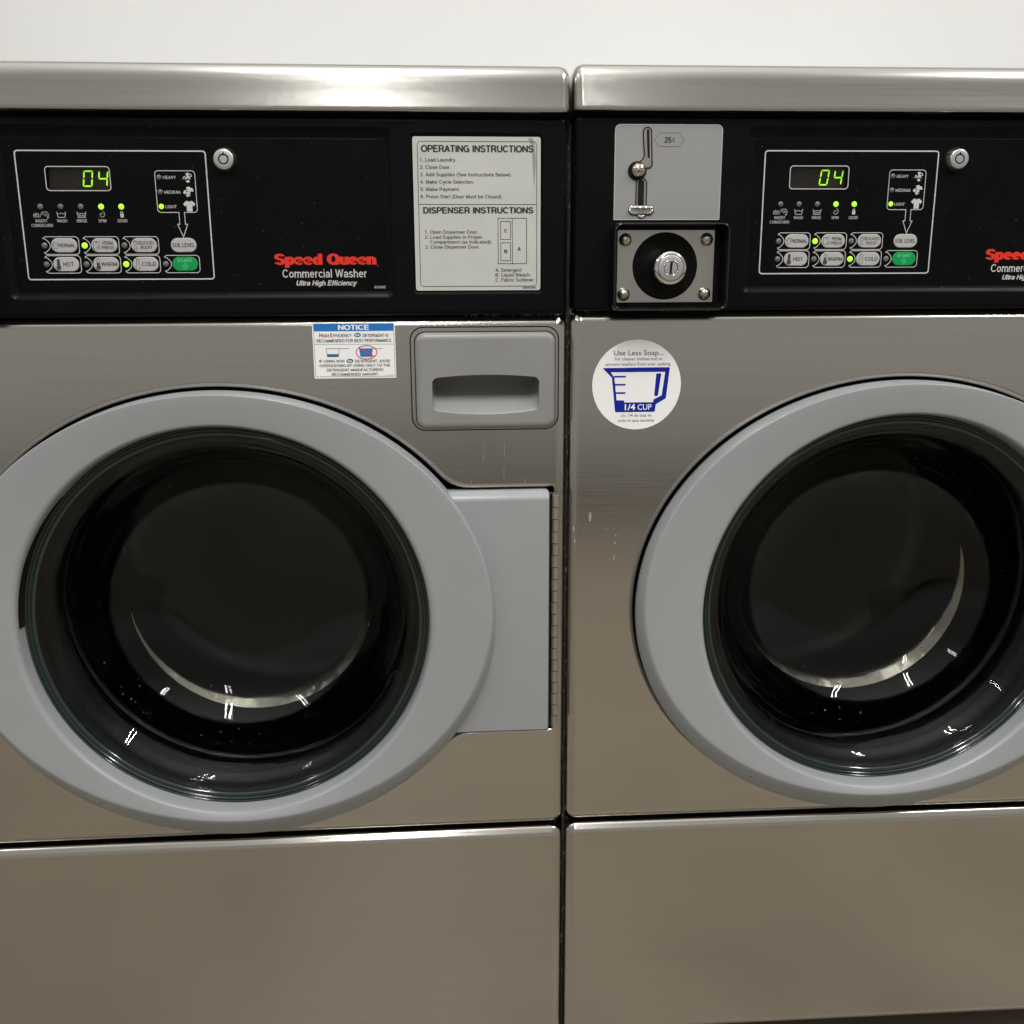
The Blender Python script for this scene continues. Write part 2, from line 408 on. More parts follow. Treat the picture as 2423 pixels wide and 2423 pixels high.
def make_washer(label):
    root = bpy.data.objects.new('washing_machine', None); C.objects.link(root)
    root['label'] = label; root['category'] = 'washing machine'
    root['group'] = 'front loading washers standing side by side'
    HW = 340.5
    # --- cabinet body and plinth
    b = MB()
    for q in ((-338, -335, 40, 690, -190, 806), (335, 338, 40, 690, -190, 806), (-335, 335, 686, 690, -190, 806), (-335, 335, 41, 686, -190, -187), (-335, 335, 41, 686, 803, 806)): b.box(*q, STEEL)
    b.box(-335, 335, 38, 41, 60, 92, DARK); b.box(-335, 335, 38, 41, 618, 640, DARK)
    b.build('cabinet', root)
    b = MB(); b.box(-333, 333, 60, 680, -Z0, -190, DARK); b.build('plinth', root)
    # --- top lid: rounded front, curved corners
    prof = [(1.5, 811.5, 0), (.4, 812, 0), (0, 813, 0), (.35, 816, 0), (.95, 821, 0), (1.5, 826, 0), (1.95, 831, 0), (2.3, 836, 0), (2.7, 840.5, 0), (3.3, 844, 0), (4.6, 847.4, 0), (6.8, 850.2, 0), (10.5, 852, 0), (16, 852.5, 0), (40, 852.6, 0)]
    b = MB(); lps = []
    x0, x1, y0, y1 = -341.2, 341.2, -14.5, 700
    for ins, z, _ in prof:
        rc = max(2, 10 - ins * .35); P = []; ix = ins if z < 814 else max(0, ins - 2.6) * .8
        for (cx, cy, a0) in ((x0 + ix, y0 + ins, 180), (x1 - ix, y0 + ins, 270), (x1 - ix, y1, 0), (x0 + ix, y1, 90)):
            sx = 1 if a0 in (180, 90) else -1; sy = 1 if a0 in (180, 270) else -1
            rr = rc if sy == 1 else 2
            for i in range(9):
                a = R(a0 + 90 * i / 8); P.append((cx + sx * rr + rr * math.cos(a), cy + sy * rr + rr * math.sin(a), z))
        lps.append(P)
    b.loops(lps, LIDSTEEL, True, True, False, True)
    b.build('top_lid', root)
    b = MB(); b.box(-336, 336, 2, 640, 806, 812.4, DARK); b.build('lid_gap_shade', root)  # black block put in to give the shadow gap under the lid

    # --- control panel fascia
    b = MB()
    YF = -6.5; YO = -3.7
    rec = rrect(-175.5, 176.5, 647.5, 799.5, 6); rec_in = rrect(-169, 170.5, 654, 790, 3)
    pock = rrect(193.5, 317.5, 650.5, 795, 5); pock_in = rrect(196, 315.5, 653.4, 792.6, 2)
    coin = rrect(-302, -196.5, 634.5, 709.5, 7)
    panel_loops(-338.5, 338.5, 631.5, 808.5, 5, 4, YF, 40, b, BLACK, [rec[::-1], pock[::-1], coin[::-1]])
    b.loops([at(rec, YF), at(rrect(-175, 176, 648, 799, 5.6), YF + .7), at(rrect(-171.3, 172.3, 651.5, 793.5, 4), YO - .2), at(rec_in, YO + .2)], BLACK, True)
    b.holed(rrect(-170, 171.5, 653, 791, 3), [rrect(-133.2, -76.6, 743.9, 764.6, 2.8)[::-1]], YO + .3, BLACK)
    b.loops([at(pock, YF), at(pock_in, YF + 2.6)], BLACK, True); b.flat(pock_in, YF + 2.6, BLACK)
    fascia = b.build('control_panel', root)
    # printed overlay sheet with a window for the display
    b = MB()
    win = rrect(-132.7, -77.0, 744.4, 764.1, 2.6)
    b.holed(rrect(-168, 169.5, 655, 789, 2), [win[::-1]], YO, OVER)
    b.loops([at(rrect(-168, 169.5, 655, 789, 2), YO), at(rrect(-168.4, 169.9, 654.6, 789.4, 2), YO + .25)], BLACK, False)
    b.loops([at(win, YO), at(win, YO + 6.2)], OVER, False)
    b.build('overlay_sheet', fascia)
    # printed lines
    YP = YO - .12
    b = MB()
    b.line(rrect(-158, 9.6, 665.7, 778.1, 2.6), 1.15, YP, PRINT, True)
    b.line(rrect(-133.2, -76.5, 743.9, 764.6, 3.0), .75, YP, PRINT, True)
    # soil level box with its arrow
    bx = rrect(-36.7, -1.1, 725, 761.2, 3)
    n = 7
    path = [(-12.9, 725)] + bx[n:2 * n][0:] + bx[2 * n:3 * n] + bx[3 * n:] + bx[0:n] + [(-17.9, 725), (-17.9, 714.6), (-19.9, 714.6), (-15.4, 703.2), (-10.9, 714.6), (-12.9, 714.6)]
    b.line(path, .62, YP, PRINT, True)
    b.build('printed_outline', fascia)
    BX = [-123.1, -87.35, -51.7, -15.9]
    bo = MB()
    for r_, zc in ((0, 695.9), (1, 679.2)):
        for i in range(4):
            if r_ == 0 and i == 3: continue
            cx = BX[i] - 2.8; lx = BX[i] - 17.6
            h = 7.8; q = rrect(cx - 16, cx + 16, zc - h, zc + h, 3.2)
            a = arc(lx + .2, zc, 4.9, 55, -55, 10)
            pts = [(a[-1][0] - 1.6, a[-1][1] - 1.6)] + [p for p in q[2:7]] + q[7:14] + q[14:21] + q[21:26] + [(a[0][0] - 1.6, a[0][1] + 1.6)] + a
            bo.line(pts, .62, YP, PRINT, True)
    bo.build('button_outline', fascia)
    # lettering
    b = MB()
    b.stroke('Speed Queen', 65.6, 160.1, 678.2, 9.9, YP, RED, wt=31, zk=1.75, gap=9)
    b.lathe(161.3, 677.0, [(.6, YP), (.35, YP)], RED, 10)
    b.stroke('Commercial Washer', 72.5, 151, 666.4, 7.7, YP, PRINT, wt=12.5)
    b.stroke('Ultra High Efficiency', 84.5, 140.5, 659.2, 4.6, YP, PRINT, shear=.22, wt=18.4)
    b.stroke('802685', 157.4, 168.0, 656.3, 2.4, YP, PRINTD, wt=15.8)
    b.build('brand_lettering', fascia)
    LX = [-140.7, -122.8, -104.9, -86.9, -69.0]
    for x, s_, wd in zip(LX, ('INSERT', 'WASH', 'RINSE', 'SPIN', 'DOOR'), (10.8, 9.2, 9.2, 7.0, 8.6)):
        b = MB(); b.stroke(s_, x - wd / 2, x + wd / 2, 716.3, 2.7, YP, PRINTD, wt=16.5)
        if s_ == 'INSERT': b.stroke('COINS/CARD', -150.4, -131.2, 712.3, 2.7, YP, PRINTD, wt=16.5)
        b.build('lamp_caption', fascia)
    for s_, z_, wd in (('HEAVY', 755.5, 11.6), ('MEDIUM', 742.8, 14.4), ('LIGHT', 730.1, 10.4)):
        b = MB(); b.stroke(s_, -29.6, -29.6 + wd, z_ - 1.4, 2.7, YP, PRINTD, wt=17.1); b.build('lamp_caption', fascia)
    # pictograms
    shirt = [(-.28, -.5), (.28, -.5), (.28, .12), (.42, -.02), (.6, .22), (.3, .5), (.12, .5), (0, .38), (-.12, .5), (-.3, .5), (-.6, .22), (-.42, -.02), (-.28, .12)]
    def poly(mb, shp, cx, cz, s_, mt, y=YP, rot=0):
        ca, sa = math.cos(R(rot)), math.sin(R(rot))
        mb.holed([(cx + s_ * (x * ca - z * sa), cz + s_ * (x * sa + z * ca)) for x, z in shp], [], y, mt)
    b = MB()
    for x, nl in ((LX[1], 0), (LX[2], 3)):
        b.build('pictogram', fascia) if b.v else None; b = MB()
        b.line([(x - 3.9, 725.6), (x - 3.0, 720.6), (x + 3.0, 720.6), (x + 3.9, 725.6)], .7, YP, PRINTD)
        b.line([(x - 3.6, 724.2), (x - 1.8, 723.6), (x, 724.3), (x + 1.8, 723.6), (x + 3.6, 724.2)], .6, YP, PRINTD)
        for k in range(nl): b.line([(x - 2.6, 722.6 - .0 + k * .45 - .9), (x + 2.6, 722.6 + k * .45 - .9)], .25, YP, PRINTD)
    b.build('pictogram', fascia); b = MB()
    sp = [(LX[3] + (.5 + .36 * t) * math.cos(t * 1.05), 723.1 + (.5 + .36 * t) * math.sin(t * 1.05)) for t in [k * .4 for k in range(19)]]
    b.line(sp, .55, YP, PRINTD)
    b.build('pictogram', fascia); b = MB()
    b.holed(rrect(LX[4] - 1.5, LX[4] + 1.5, 720.6, 723.8, .4), [rrect(LX[4] - .25, LX[4] + .25, 721.4, 722.8, .1)[::-1]], YP, PRINT)
    b.line([(LX[4] - 1.0, 723.8)] + arc(LX[4], 724.6, 1.0, 180, 0, 8) + [(LX[4] + 1.0, 723.8)], .6, YP, PRINT)
    b.build('pictogram', fascia); b = MB()
    x = LX[0]                                                     # hand with coin, stroke, hand with card
    b.line([(x - 6.6, 721), (x - 6.4, 723.6), (x - 5.4, 722.2), (x - 4.6, 724.4), (x - 3.8, 722.4), (x - 2.6, 724.2), (x - 1.8, 722.6), (x - 2.2, 721.2), (x - 6.6, 721)], .55, YP, PRINTD)
    b.line([(x - 1.4, 720.4), (x + 1.0, 725.6)], .45, YP, PRINTD)
    b.line([(x + 1.6, 722.6), (x + 2.0, 725.4), (x + 5.2, 725.4), (x + 6.8, 723.4), (x + 6.4, 720.4), (x + 5.4, 719.8), (x + 5.2, 723.0), (x + 3.6, 723.6), (x + 3.4, 721.6)], .55, YP, PRINTD)
    sx_ = -8.0
    b.build('pictogram', fascia); b = MB()
    poly(b, shirt, sx_, 730.4, 9.2, PRINT)
    for i, (zc, nd, sc) in enumerate(((742.9, 3, 8.4), (755.4, 7, 7.2))):
        b.build('pictogram', fascia); b = MB()
        poly(b, shirt, sx_ + 1.0, zc + 1.2, sc * .72, PRINT, YP, -24); poly(b, shirt, sx_ - .9, zc - 1.0, sc * .72, PRINT, YP - .03, 18)
        if i: poly(b, shirt, sx_ + .5, zc - 2.2, sc * .6, PRINT, YP - .05, 0)
        rnd = random.Random(3 + i)
        for k in range(nd + 4):
            b.flat(circ(sx_ + rnd.uniform(-3, 3), zc + rnd.uniform(-3, 3), .55 + .2 * i, 8), YP - .09, OVER)
    b.build('pictogram', fascia)
    # display
    b = MB()
    b.flat(rrect(-133, -76.8, 744, 764.4, 2.6), YO + 6.0, DISPB)
    YD = YO + 5.6
    def seg(x0, z0, hgt, wid, on, mt):
        g = .55; tk = 1.25; sh = .14
        def qd(pts): b.holed([(x0 + px + (pz) * sh, z0 + pz) for px, pz in pts], [], YD if mt is DIGIT else YD + .2, mt)
        hm = hgt / 2
        S = {'a': [(g, hgt), (g + tk, hgt - tk), (wid - g - tk, hgt - tk), (wid - g, hgt)][::-1],
             'd': [(g, 0), (wid - g, 0), (wid - g - tk, tk), (g + tk, tk)],
             'g': [(g, hm), (g + .6, hm - tk / 2), (wid - g - .6, hm - tk / 2), (wid - g, hm), (wid - g - .6, hm + tk / 2), (g + .6, hm + tk / 2)],
             'f': [(0, hgt - g), (0, hm + g), (tk * .6, hm + g), (tk, hm + tk), (tk, hgt - tk - g)],
             'e': [(0, hm - g), (0, g), (tk, tk + g), (tk, hm - tk), (tk * .6, hm - g)],
             'b': [(wid, hgt - g), (wid - tk, hgt - tk - g), (wid - tk, hm + tk), (wid - tk * .6, hm + g), (wid, hm + g)],
             'c': [(wid, hm - g), (wid - tk * .6, hm - g), (wid - tk, hm - tk), (wid - tk, tk + g), (wid, g)]}
        for k, p in S.items():
            if k in on: qd(p)
    for i, dg_ in enumerate(('', '', '0', '4')):
        x0 = -131.6 + 13.4 * i + (1.6 if i > 1 else 0); on = {'0': 'abcdef', '4': 'bcfg', '': ''}[dg_]
        seg(x0, 747.6, 14.2, 8.6, on, DIGIT)
        seg(x0, 747.6, 14.2, 8.6, [k for k in 'abcdefg' if k not in on], DIGITOFF)
    disp = b.build('display', fascia)
    b = MB(); b.plate(rrect(-132.6, -77.1, 744.5, 764.0, 2.5), YO + .6, .8, PANE); b.flat(rrect(-132.6, -77.1, 744.5, 764.0, 2.5)[::-1], YO + 1.4, PANE)
    b.build('display_pane', fascia)
    # indicator lamps
    lamps = [(x, 730, 2.55, i >= 3) for i, x in enumerate(LX)]
    lamps += [(-33.2, 755.6, 2.35, 0), (-33.2, 742.9, 2.35, 0), (-33.2, 730.2, 2.35, 1)]
    lamps += [(BX[i] - 17.6, 695.9, 2.7, i == 1) for i in range(3)] + [(BX[i] - 17.6, 679.2, 2.7, i == 2) for i in range(4)]
    for x, z, r_, on in lamps:
        b = MB(); b.lathe(x, z, [(r_, YO - .02), (r_, YO - .25), (r_ * .85, YO - .7), (r_ * .5, YO - 1.05), (r_ * .1, YO - 1.2)], LEDON if on else LEDOFF, 20, True, False, False)
        b.flat(circ(x, z, r_ * .11, 8), YO - 1.2, LEDON if on else LEDOFF)
        b.build('indicator_lamp', fascia, label='lit green indicator lamp' if on else None)
    # buttons with their printing
    YB = YO - .7
    def button(x, z, mt, fn):
        b = MB(); q = rrect(x - 11.6, x + 11.6, z - 6.35, z + 6.35, 6.3, 8)
        qi = rrect(x - 11.1, x + 11.1, z - 5.85, z + 5.85, 5.8, 8)
        b.loops([at(q, YO + .1), at(q, YB + .3), at(qi, YB)], mt, True); b.flat(qi, YB, mt)
        fn(b, x, z, YB - .08)
        b.build('button', fascia, label='green start button' if mt is GREENB else None)
    def thermo(b, x, z, y, fill):
        o = arc(x, z + 3.6, 1.15, 0, 180, 6) + arc(x, z - 3.0, 2.0, 125, 415, 14)
        b.line(o, .42, y, BTNINK, True)
        if fill: b.flat(arc(x, z + (3.4 if fill == 2 else .6), .95, 0, 180, 6) + arc(x, z - 3.0, 1.75, 125, 415, 14), y, BTNINK)
    def f_norm(b, x, z, y):
        b.line([(x - 7.6 + 5.2 * px, z - .2 + 5.2 * pz) for px, pz in shirt], .38, y, BTNINK, True)
        b.stroke('NORMAL', x - 4.2, x + 10.2, z - 1.7, 3.4, y, BTNINK, wt=16.5)
    def f_perm(b, x, z, y):
        b.line(rrect(x - 9.6, x - 4.2, z - 3.4, z + 3.2, .6), .36, y, BTNINK, True)
        b.flat([(x - 7.9, z + 3.2), (x - 6.9, z + 1.5), (x - 5.9, z + 3.2)], y, BTNINK)
        b.line([(x - 7, z - 2.2), (x - 5, z - 2.2), (x - 5, z - .6), (x - 6.4, z - .6)], .34, y, BTNINK)
        b.stroke('PERM', x - 1.4, x + 8.0, z + .5, 2.9, y, BTNINK, wt=16.5); b.stroke('PRESS', x - 2.2, x + 8.8, z - 3.5, 2.9, y, BTNINK, wt=16.5)
    def f_del(b, x, z, y):
        b.line([(x - 9.4, z - 3.6), (x - 8.2, z - .2), (x - 9.2, z + 2.2), (x - 8.6, z + 4.2), (x - 7.7, z + 2.6), (x - 6.8, z + 4.2), (x - 6.2, z + 2.2), (x - 7.2, z - .2), (x - 6.0, z - 3.6)], .36, y, BTNINK, True)
        b.stroke('DELICATES', x - 5.6, x + 9.6, z + .6, 2.9, y, BTNINK, wt=15.8); b.stroke('/BULKY', x - 3.4, x + 7.6, z - 3.4, 2.9, y, BTNINK, wt=15.8)
    def f_hot(b, x, z, y): thermo(b, x - 6.6, z, y, 2); b.stroke('HOT', x - 2.4, x + 7.2, z - 1.8, 3.6, y, BTNINK, wt=16)
    def f_warm(b, x, z, y): thermo(b, x - 6.8, z, y, 1); b.stroke('WARM', x - 4.4, x + 10.2, z - 1.8, 3.6, y, BTNINK, wt=16)
    def f_cold(b, x, z, y): thermo(b, x - 6.9, z, y, 0); b.stroke('COLD', x - 3.2, x + 9.6, z - 1.8, 3.6, y, BTNINK, wt=16)
    def f_soil(b, x, z, y): b.stroke('SOIL LEVEL', x - 10.2, x + 10.2, z - 1.8, 3.6, y, BTNINK, wt=16)
    def f_start(b, x, z, y):
        b.stroke('START', x - 7.0, x + 7.0, z + 1.5, 2.9, y, GREENT, wt=17.1)
        b.line([(x, z + .4), (x + 2.4, z - 2.2), (x, z - 4.8), (x - 2.4, z - 2.2)], .42, y, GREENT, True); b.line([(x, z - 1.2), (x, z - 3.2)], .42, y, GREENT)
    for i, fn in enumerate((f_norm, f_perm, f_del, f_soil)): button(BX[i], 696.1, BTN, fn)
    for i, fn in enumerate((f_hot, f_warm, f_cold)): button(BX[i], 679.3, BTN, fn)
    button(BX[3], 679.3, GREENB, f_start)
    # key lock
    b = MB()
    b.lathe(26.9, 770.6, [(11, YO), (10.8, YO - 1.2), (9.6, YO - 5.5), (8.9, YO - 6.9)], PLATESTEEL, 48, True)
    b.lathe(26.9, 770.6, [(8.9, YO - 6.9), (8.5, YO - 7.4), (8.0, YO - 7.6), (4.7, YO - 7.6)], LOCKM, 48, True)
    b.lathe(26.9, 770.6, [(4.7, YO - 7.6), (4.7, YO - 6), (3.5, YO - 6), (3.5, YO - 7.6)], DARK, 48, False)
    b.flat(circ(26.9, 770.6, 3.5, 32), YO - 7.6, LOCKM)
    b.flat(rrect(26.3, 27.5, 773.6, 776.6, .3), YO - 7.7, DARK)
    b.build('key_lock', fascia)

    # --- operating instructions label
    b = MB(); YL = YF + 1.7
    b.plate(rrect(196.6, 314.6, 654, 791.6, 2.2), YL, .8, LABEL, LABELED)
    yl = YL - .12
    b.line(rrect(197.1, 314.1, 654.5, 791.1, 2), .8, YL - .06, LABELED, True)
    b.line(rrect(201, 311, 657.8, 787.4, 3.2), .55, yl, INK, True)
    b.line([(201, 732.1), (311, 732.1)], .55, yl, INK)
    b.stroke('OPERATING INSTRUCTIONS', 204.2, 308, 778.1, 6.0, yl, INK, wt=21)
    for i, (s_, x1) in enumerate((('1. Load Laundry.', 236.4), ('2. Close Door.', 231.2), ('3. Add Supplies (See Instructions Below).', 287.4), ('4. Make Cycle Selection.', 252.8), ('5. Make Payment.', 239.4), ('6. Press Start (Door Must be Closed).', 279))):
        b.stroke(s_, 203.0, x1, 769.8 - 6.46 * i, 3.3, yl, INK, wt=13.2)
    b.stroke('DISPENSER INSTRUCTIONS', 205, 308, 724.1, 5.5, yl, INK, wt=21)
    for s_, x0, x1, z in (('1. Open Dispenser Door.', 206, 256, 705.9), ('2. Load Supplies in Proper', 206, 260, 701.3), ('Compartment (as Indicated).', 210.8, 268.6, 696.9), ('3. Close Dispenser Door.', 206, 257.2, 692.4)):
        b.stroke(s_, x0, x1, z, 3.1, yl, INK, wt=13.2)
    for q in (rrect(274.6, 301.5, 678.5, 719.8, .1, 1), rrect(277.1, 286.3, 700.6, 716.9, .1, 1), rrect(277.1, 286.3, 681.2, 697.6, .1, 1)):
        b.line(q, .55, yl, INK, True)
    b.line([(288, 678.5), (288, 719.8)], .55, yl, INK)
    for s_, x, z in (('C', 281.8, 706.9), ('B', 281.8, 688.1), ('A', 294.6, 690.4)): b.stroke(s_, x - 1.5, x + 1.5, z, 3.3, yl, INK, wt=20)
    for s_, x1, z in (('A. Detergent', 296.8, 671.1), ('B. Liquid Bleach', 304.4, 666.6), ('C. Fabric Softener', 308.4, 662)): b.stroke(s_, 271.9, x1, z, 3.2, yl, INK, wt=13.2)
    b.stroke('800942R5', 298, 310.6, 655.2, 2.0, yl, INK, wt=15.8)
    b.holed([(302.6, 790.2), (307, 790.6), (309, 786), (310.4, 770), (308.6, 745), (307.4, 762), (306.2, 784)][::-1], [], YL - .05, SMUDGE)
    b.build('instruction_label', root)

    # --- coin mechanism
    YC = YF - .5
    b = MB()
    b.plate(rrect(-301.5, -200.2, 715.4, 800.6, (.6, .6, 5, 5)), YC, .5, COINP, COINE)
    b.line(rrect(-301.1, -200.6, 715.8, 800.2, (.5, .5, 4.7, 4.7)), .7, YC - .06, COINE, True)
    yc = YC - .12
    def hexl(): return [(-264.8, 787), (-259.6, 781), (-241.4, 781), (-236.3, 787), (-241.2, 793), (-259.4, 793)]
    b.line(hexl(), .32, yc, INK, True)
    b.stroke('25', -255.2, -248.4, 784.4, 4.9, yc, INK, wt=19.1); b.stroke('c', -247.5, -245.2, 785.0, 5.0, yc, INK, wt=15.8)
    coinplate = b.build('coin_slot_plate', root)
    b = MB()                                                      # slot casting: slanting channel, round seat, lower channel
    chan = arc(-271.3, 793.9, 3.8, 5, 175, 8) + [(-274.6, 783), (-273.6, 773.6), (-275.0, 769.6), (-278.4, 767.2), (-279, 760), (-272, 757), (-271.6, 761.9), (-267.8, 762.2), (-266.4, 764.4), (-266.2, 766.6), (-267.0, 780)]
    b.holed(chan, [], YC - .5, PLATESTEEL)
    b.line(chan, 1.15, YC - .56, DARK, True)
    b.holed([(-271.0, 796.6), (-272.1, 795.2), (-270.5, 771), (-268.3, 771), (-269.6, 795.4)], [], YC - .58, DARK)
    b.line([(-269.0, 790), (-267.9, 772)], .35, YC - .6, COINE)
    b.lathe(-280.2, 759.4, [(8.6, YC - .1), (8.6, YC - .9), (7.6, YC - 1.2), (7.0, YC - .3), (.1, YC - .3)], DARK, 36, True)
    b.holed(rrect(-280.6, -270.8, 727, 752.6, (.3, .3, 4.6, 4.6)), [], YC - .48, PLATESTEEL)
    b.line(rrect(-280.6, -270.8, 727, 752.6, (.3, .3, 4.6, 4.6)), 1.1, YC - .54, DARK, True)
    b.holed(rrect(-279.0, -273.2, 727, 751.8, (.2, .2, 2.8, 2.8)), [], YC - .6, DARK)
    b.build('coin_slot', coinplate)
    b = MB(); b.lathe(-279.3, 760.0, [(6.3, YC - .4), (6.5, YC - 2.4), (6.0, YC - 4.2), (4.6, YC - 5.7), (2.5, YC - 6.5), (.1, YC - 6.8)], PINK, 36)
    b.build('coin_button', coinplate)
    b = MB()                                                      # return cup with its lip
    outl = rrect(-287.4, -263.7, 720.0, 728.4, 4.1, 6)
    b.lathe(-275.2, 721.6, [(4.7, YC - .05), (4.7, YC - .9), (3.4, YC - 1.2), (2.8, YC - .7), (.1, YC - .7)], PLATESTEEL, 28)
    b.loops([at(rrect(-287.9, -263.2, 719.5, 728.9, 4.6), YC - .05), at(outl, YC - .95)], DARK, False)
    b.loops([at(outl, YC - .95), at(rrect(-286.4, -264.7, 721, 727.4, 3.2), YC - 2.0), at(rrect(-285.4, -265.7, 722.2, 726.2, 2), YC - 1.5)], PLATESTEEL, True)
    b.holed(rrect(-285.4, -265.7, 722.2, 726.2, 2), [], YC - 1.5, PLATESTEEL)
    lip = []
    for k in range(9):
        t = k / 8; x = -284.6 + 19 * t; hh = .35 + 1.1 * math.sin(math.pi * t)
        lip.append([(x, YC - 1.2 - 3.6 * math.sin(math.pi * t) * 1 + 1.3 * math.cos(a) * -.8, 726.2 + hh * math.sin(a) * 1.1) for a in [2 * math.pi * j / 8 for j in range(8)]])
    b.loops(lip, CHROME, True, True, True, True)
    b.build('coin_return', coinplate)
    # coin box housing
    b = MB(); YR = -28.0
    o0 = rrect(-305, -192.5, 631.2, 713, 9); o1 = rrect(-303.6, -193.8, 632.2, 712, 8)
    o2 = rrect(-302.4, -195, 633.2, 711, 7); i1 = rrect(-301.6, -195.8, 633.9, 710.3, 6.4); i2 = rrect(-300.2, -199.4, 636.6, 708.2, 5)
    b.loops([at(o0, YF + .3), at(o0, YF - 2), at(o1, YR + 1.2), at(o2, YR), at(i1, YR), at(i1, YR + 1.4), at(i2, -9.6)], GLOSSB, True)
    b.holed(rrect(-301, -198.6, 635.6, 709, 5), [], -9.2, BLACK)
    cbox = b.build('coin_box', root)
    b = MB()
    hole = circ(-251.9, 673.0, 31, 56)
    b.holed(rrect(-297.6, -204.9, 639.4, 706, .8, 2), [hole[::-1]], -10.4, PLATESTEEL)
    b.loops([at(rrect(-297.6, -204.9, 639.4, 706, .8, 2), -10.4), at(rrect(-297.6, -204.9, 639.4, 706, .8, 2), -9.2)], PLATESTEEL, False)
    b.build('face_plate', cbox)
    b = MB()
    b.lathe(-251.9, 673.0, [(31.2, -10.5), (30.4, -10.9), (28, -10.3), (20, -9.8), (.1, -9.8)], RUBBER, 56)
    b.build('lock_dish', cbox)
    for x, z in ((-290.4, 697.2), (-212.6, 697.4), (-213.0, 647.2), (-291.0, 646.9)):
        b = MB(); b.lathe(x, z, [(6.2, -10.4), (6.0, -12.2), (5.0, -14.2), (3.2, -15.6), (1.2, -16.2), (.05, -16.3)], BRASS, 28); b.build('rivet', cbox)
    b = MB()
    x, z = -251.6, 671.0
    b.lathe(x, z, [(13.8, -9.9), (13.8, -26), (15.4, -28), (15.5, -33.5), (14.6, -35.3), (13.2, -36), (12.2, -36.2)], CHROME, 56)
    b.lathe(x, z, [(11.9, -35.6), (11.7, -36.6), (11.2, -36.8), (7.2, -36.9)], LOCKM, 56)
    b.lathe(x, z, [(7.2, -36.9), (7.0, -37.5), (6.6, -37.5), (6.4, -36.4)], CHROME, 48)
    b.lathe(x, z, [(6.1, -36.4), (6.0, -36.8), (5.6, -36.85), (.1, -36.85)], LOCKM, 48)
    b.lathe(x, z, [(6.45, -36.3), (6.05, -36.3)], DARK, 40)
    b.lathe(x, z, [(12.1, -36.05), (11.75, -36.1)], DARK, 56)
    b.holed([(x - .2 - 1.2, z - 5.4), (x + 1.0, z - 5.4), (x + .9, z - 3), (x + 1.7, z + 5.6), (x - .8, z + 5.6), (x - 1.2, z + .4)], [], -36.95, DARK)
    b.build('lock_cylinder', cbox)

    # --- steel front panel with the door opening
    A_, B_, CZ = 271.6, 234.4, 329.7
    def sd(x, z):
        k = math.hypot(x / A_, (z - CZ) / B_)
        e = (k - 1) * min(A_, B_) if True else 0
        qx, qz = abs(x - 262) - 66.5, abs(z - 328.5) - 131.5
        bx_ = math.hypot(max(qx, 0), max(qz, 0)) + min(max(qx, qz), 0)
        h = max(14 - abs(e - bx_), 0) / 14
        return min(e, bx_) - h * h * 14 * .25
    angs = [2 * math.pi * k / 300 for k in range(300)]
    for c in ((328, 459.5), (328, 197.5), (324, 460), (324, 197), (232, 462)): angs.append(math.atan2(c[1] - CZ, c[0]) % (2 * math.pi))
    ext = angs[300:]; angs = sorted([a for a in angs[:300] if min(abs(a - q) for q in ext) > .008] + ext)
    def pol(lv):
        P = []
        for a in angs:
            lo, hi = 50, 420
            for _ in range(34):
                md = (lo + hi) / 2
                if sd(md * math.cos(a), CZ + md * math.sin(a)) < lv: lo = md
                else: hi = md
            P.append((lo * math.cos(a), CZ + lo * math.sin(a)))
        return P
    b = MB()
    lipl = [(5.0, 0), (3.9, .1), (2.7, .45), (1.7, 1.1), (.8, 2.2), (.25, 3.8), (0, 7), (0, 24)]
    hl = [pol(a) for a, d in lipl]
    panel_loops(-HW, HW, 83.5, 631, 12, 6, 0, 40, b, STEEL, [hl[0][::-1], rrect(199, 324, 527, 610, 6)[::-1]], SOFT)
    b.loops([at(h, d) for h, (a, d) in zip(hl, lipl)], STEEL, True)
    b.build('front_panel', root)
    b = MB(); b.flat(rrect(-330, 330, 90, 626, 5), 39, DARK); b.build('door_recess', root) if False else None
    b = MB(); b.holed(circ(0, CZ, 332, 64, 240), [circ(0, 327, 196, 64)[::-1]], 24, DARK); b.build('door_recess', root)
    # --- lower panel
    b = MB(); panel_loops(-HW, HW, -193, 78, 12, 6, 0, 40, b, STEEL, None, SOFT); b.build('base_panel', root)

    # --- door
    door = MB()
    nA = 160
    key = [(268, 234, 326, 8), (269.6, 235.6, 326, 2), (269.9, 235.8, 326, -3), (269.2, 234.2, 327.3, -10), (267.2, 228.0, 332.6, -18.8), (265.4, 224.0, 336.2, -23.2), (264.2, 222.6, 337.4, -24.4), (262.0, 221.2, 337.8, -24.8), (248, 216.6, 335.0, -24.3), (228, 210.5, 331.2, -23.2), (210, 205.4, 327.8, -22.0), (206.4, 204.0, 327.2, -21.4), (204.0, 202.9, 327, -20.0), (202.6, 202.1, 327, -17.8), (201.9, 201.6, 327, -14.5), (201.2, 201.1, 327, -9), (200.8, 200.8, 327, -3.5), (200.8, 200.8, 327, 20)]
    sub = []
    for i in range(len(key) - 1):
        p0, p1, p2, p3 = key[max(0, i - 1)], key[i], key[i + 1], key[min(len(key) - 1, i + 2)]
        for k in range(3):
            t = k / 3
            sub.append(tuple(.5 * ((2 * b_) + (c_ - a_) * t + (2 * a_ - 5 * b_ + 4 * c_ - d_) * t * t + (-a_ + 3 * b_ - 3 * c_ + d_) * t ** 3) for a_, b_, c_, d_ in zip(p0, p1, p2, p3)))
    sub.append(key[-1])
    door.loops([[(rx * math.cos(2 * math.pi * k / nA), y, cz + rz * math.sin(2 * math.pi * k / nA)) for k in range(nA)] for rx, rz, cz, y in sub], PLAST, True)
    dob = door.build('door', root)
    # dark finger grip on the latch side of the opening
    b = MB(); a = []; c_ = []
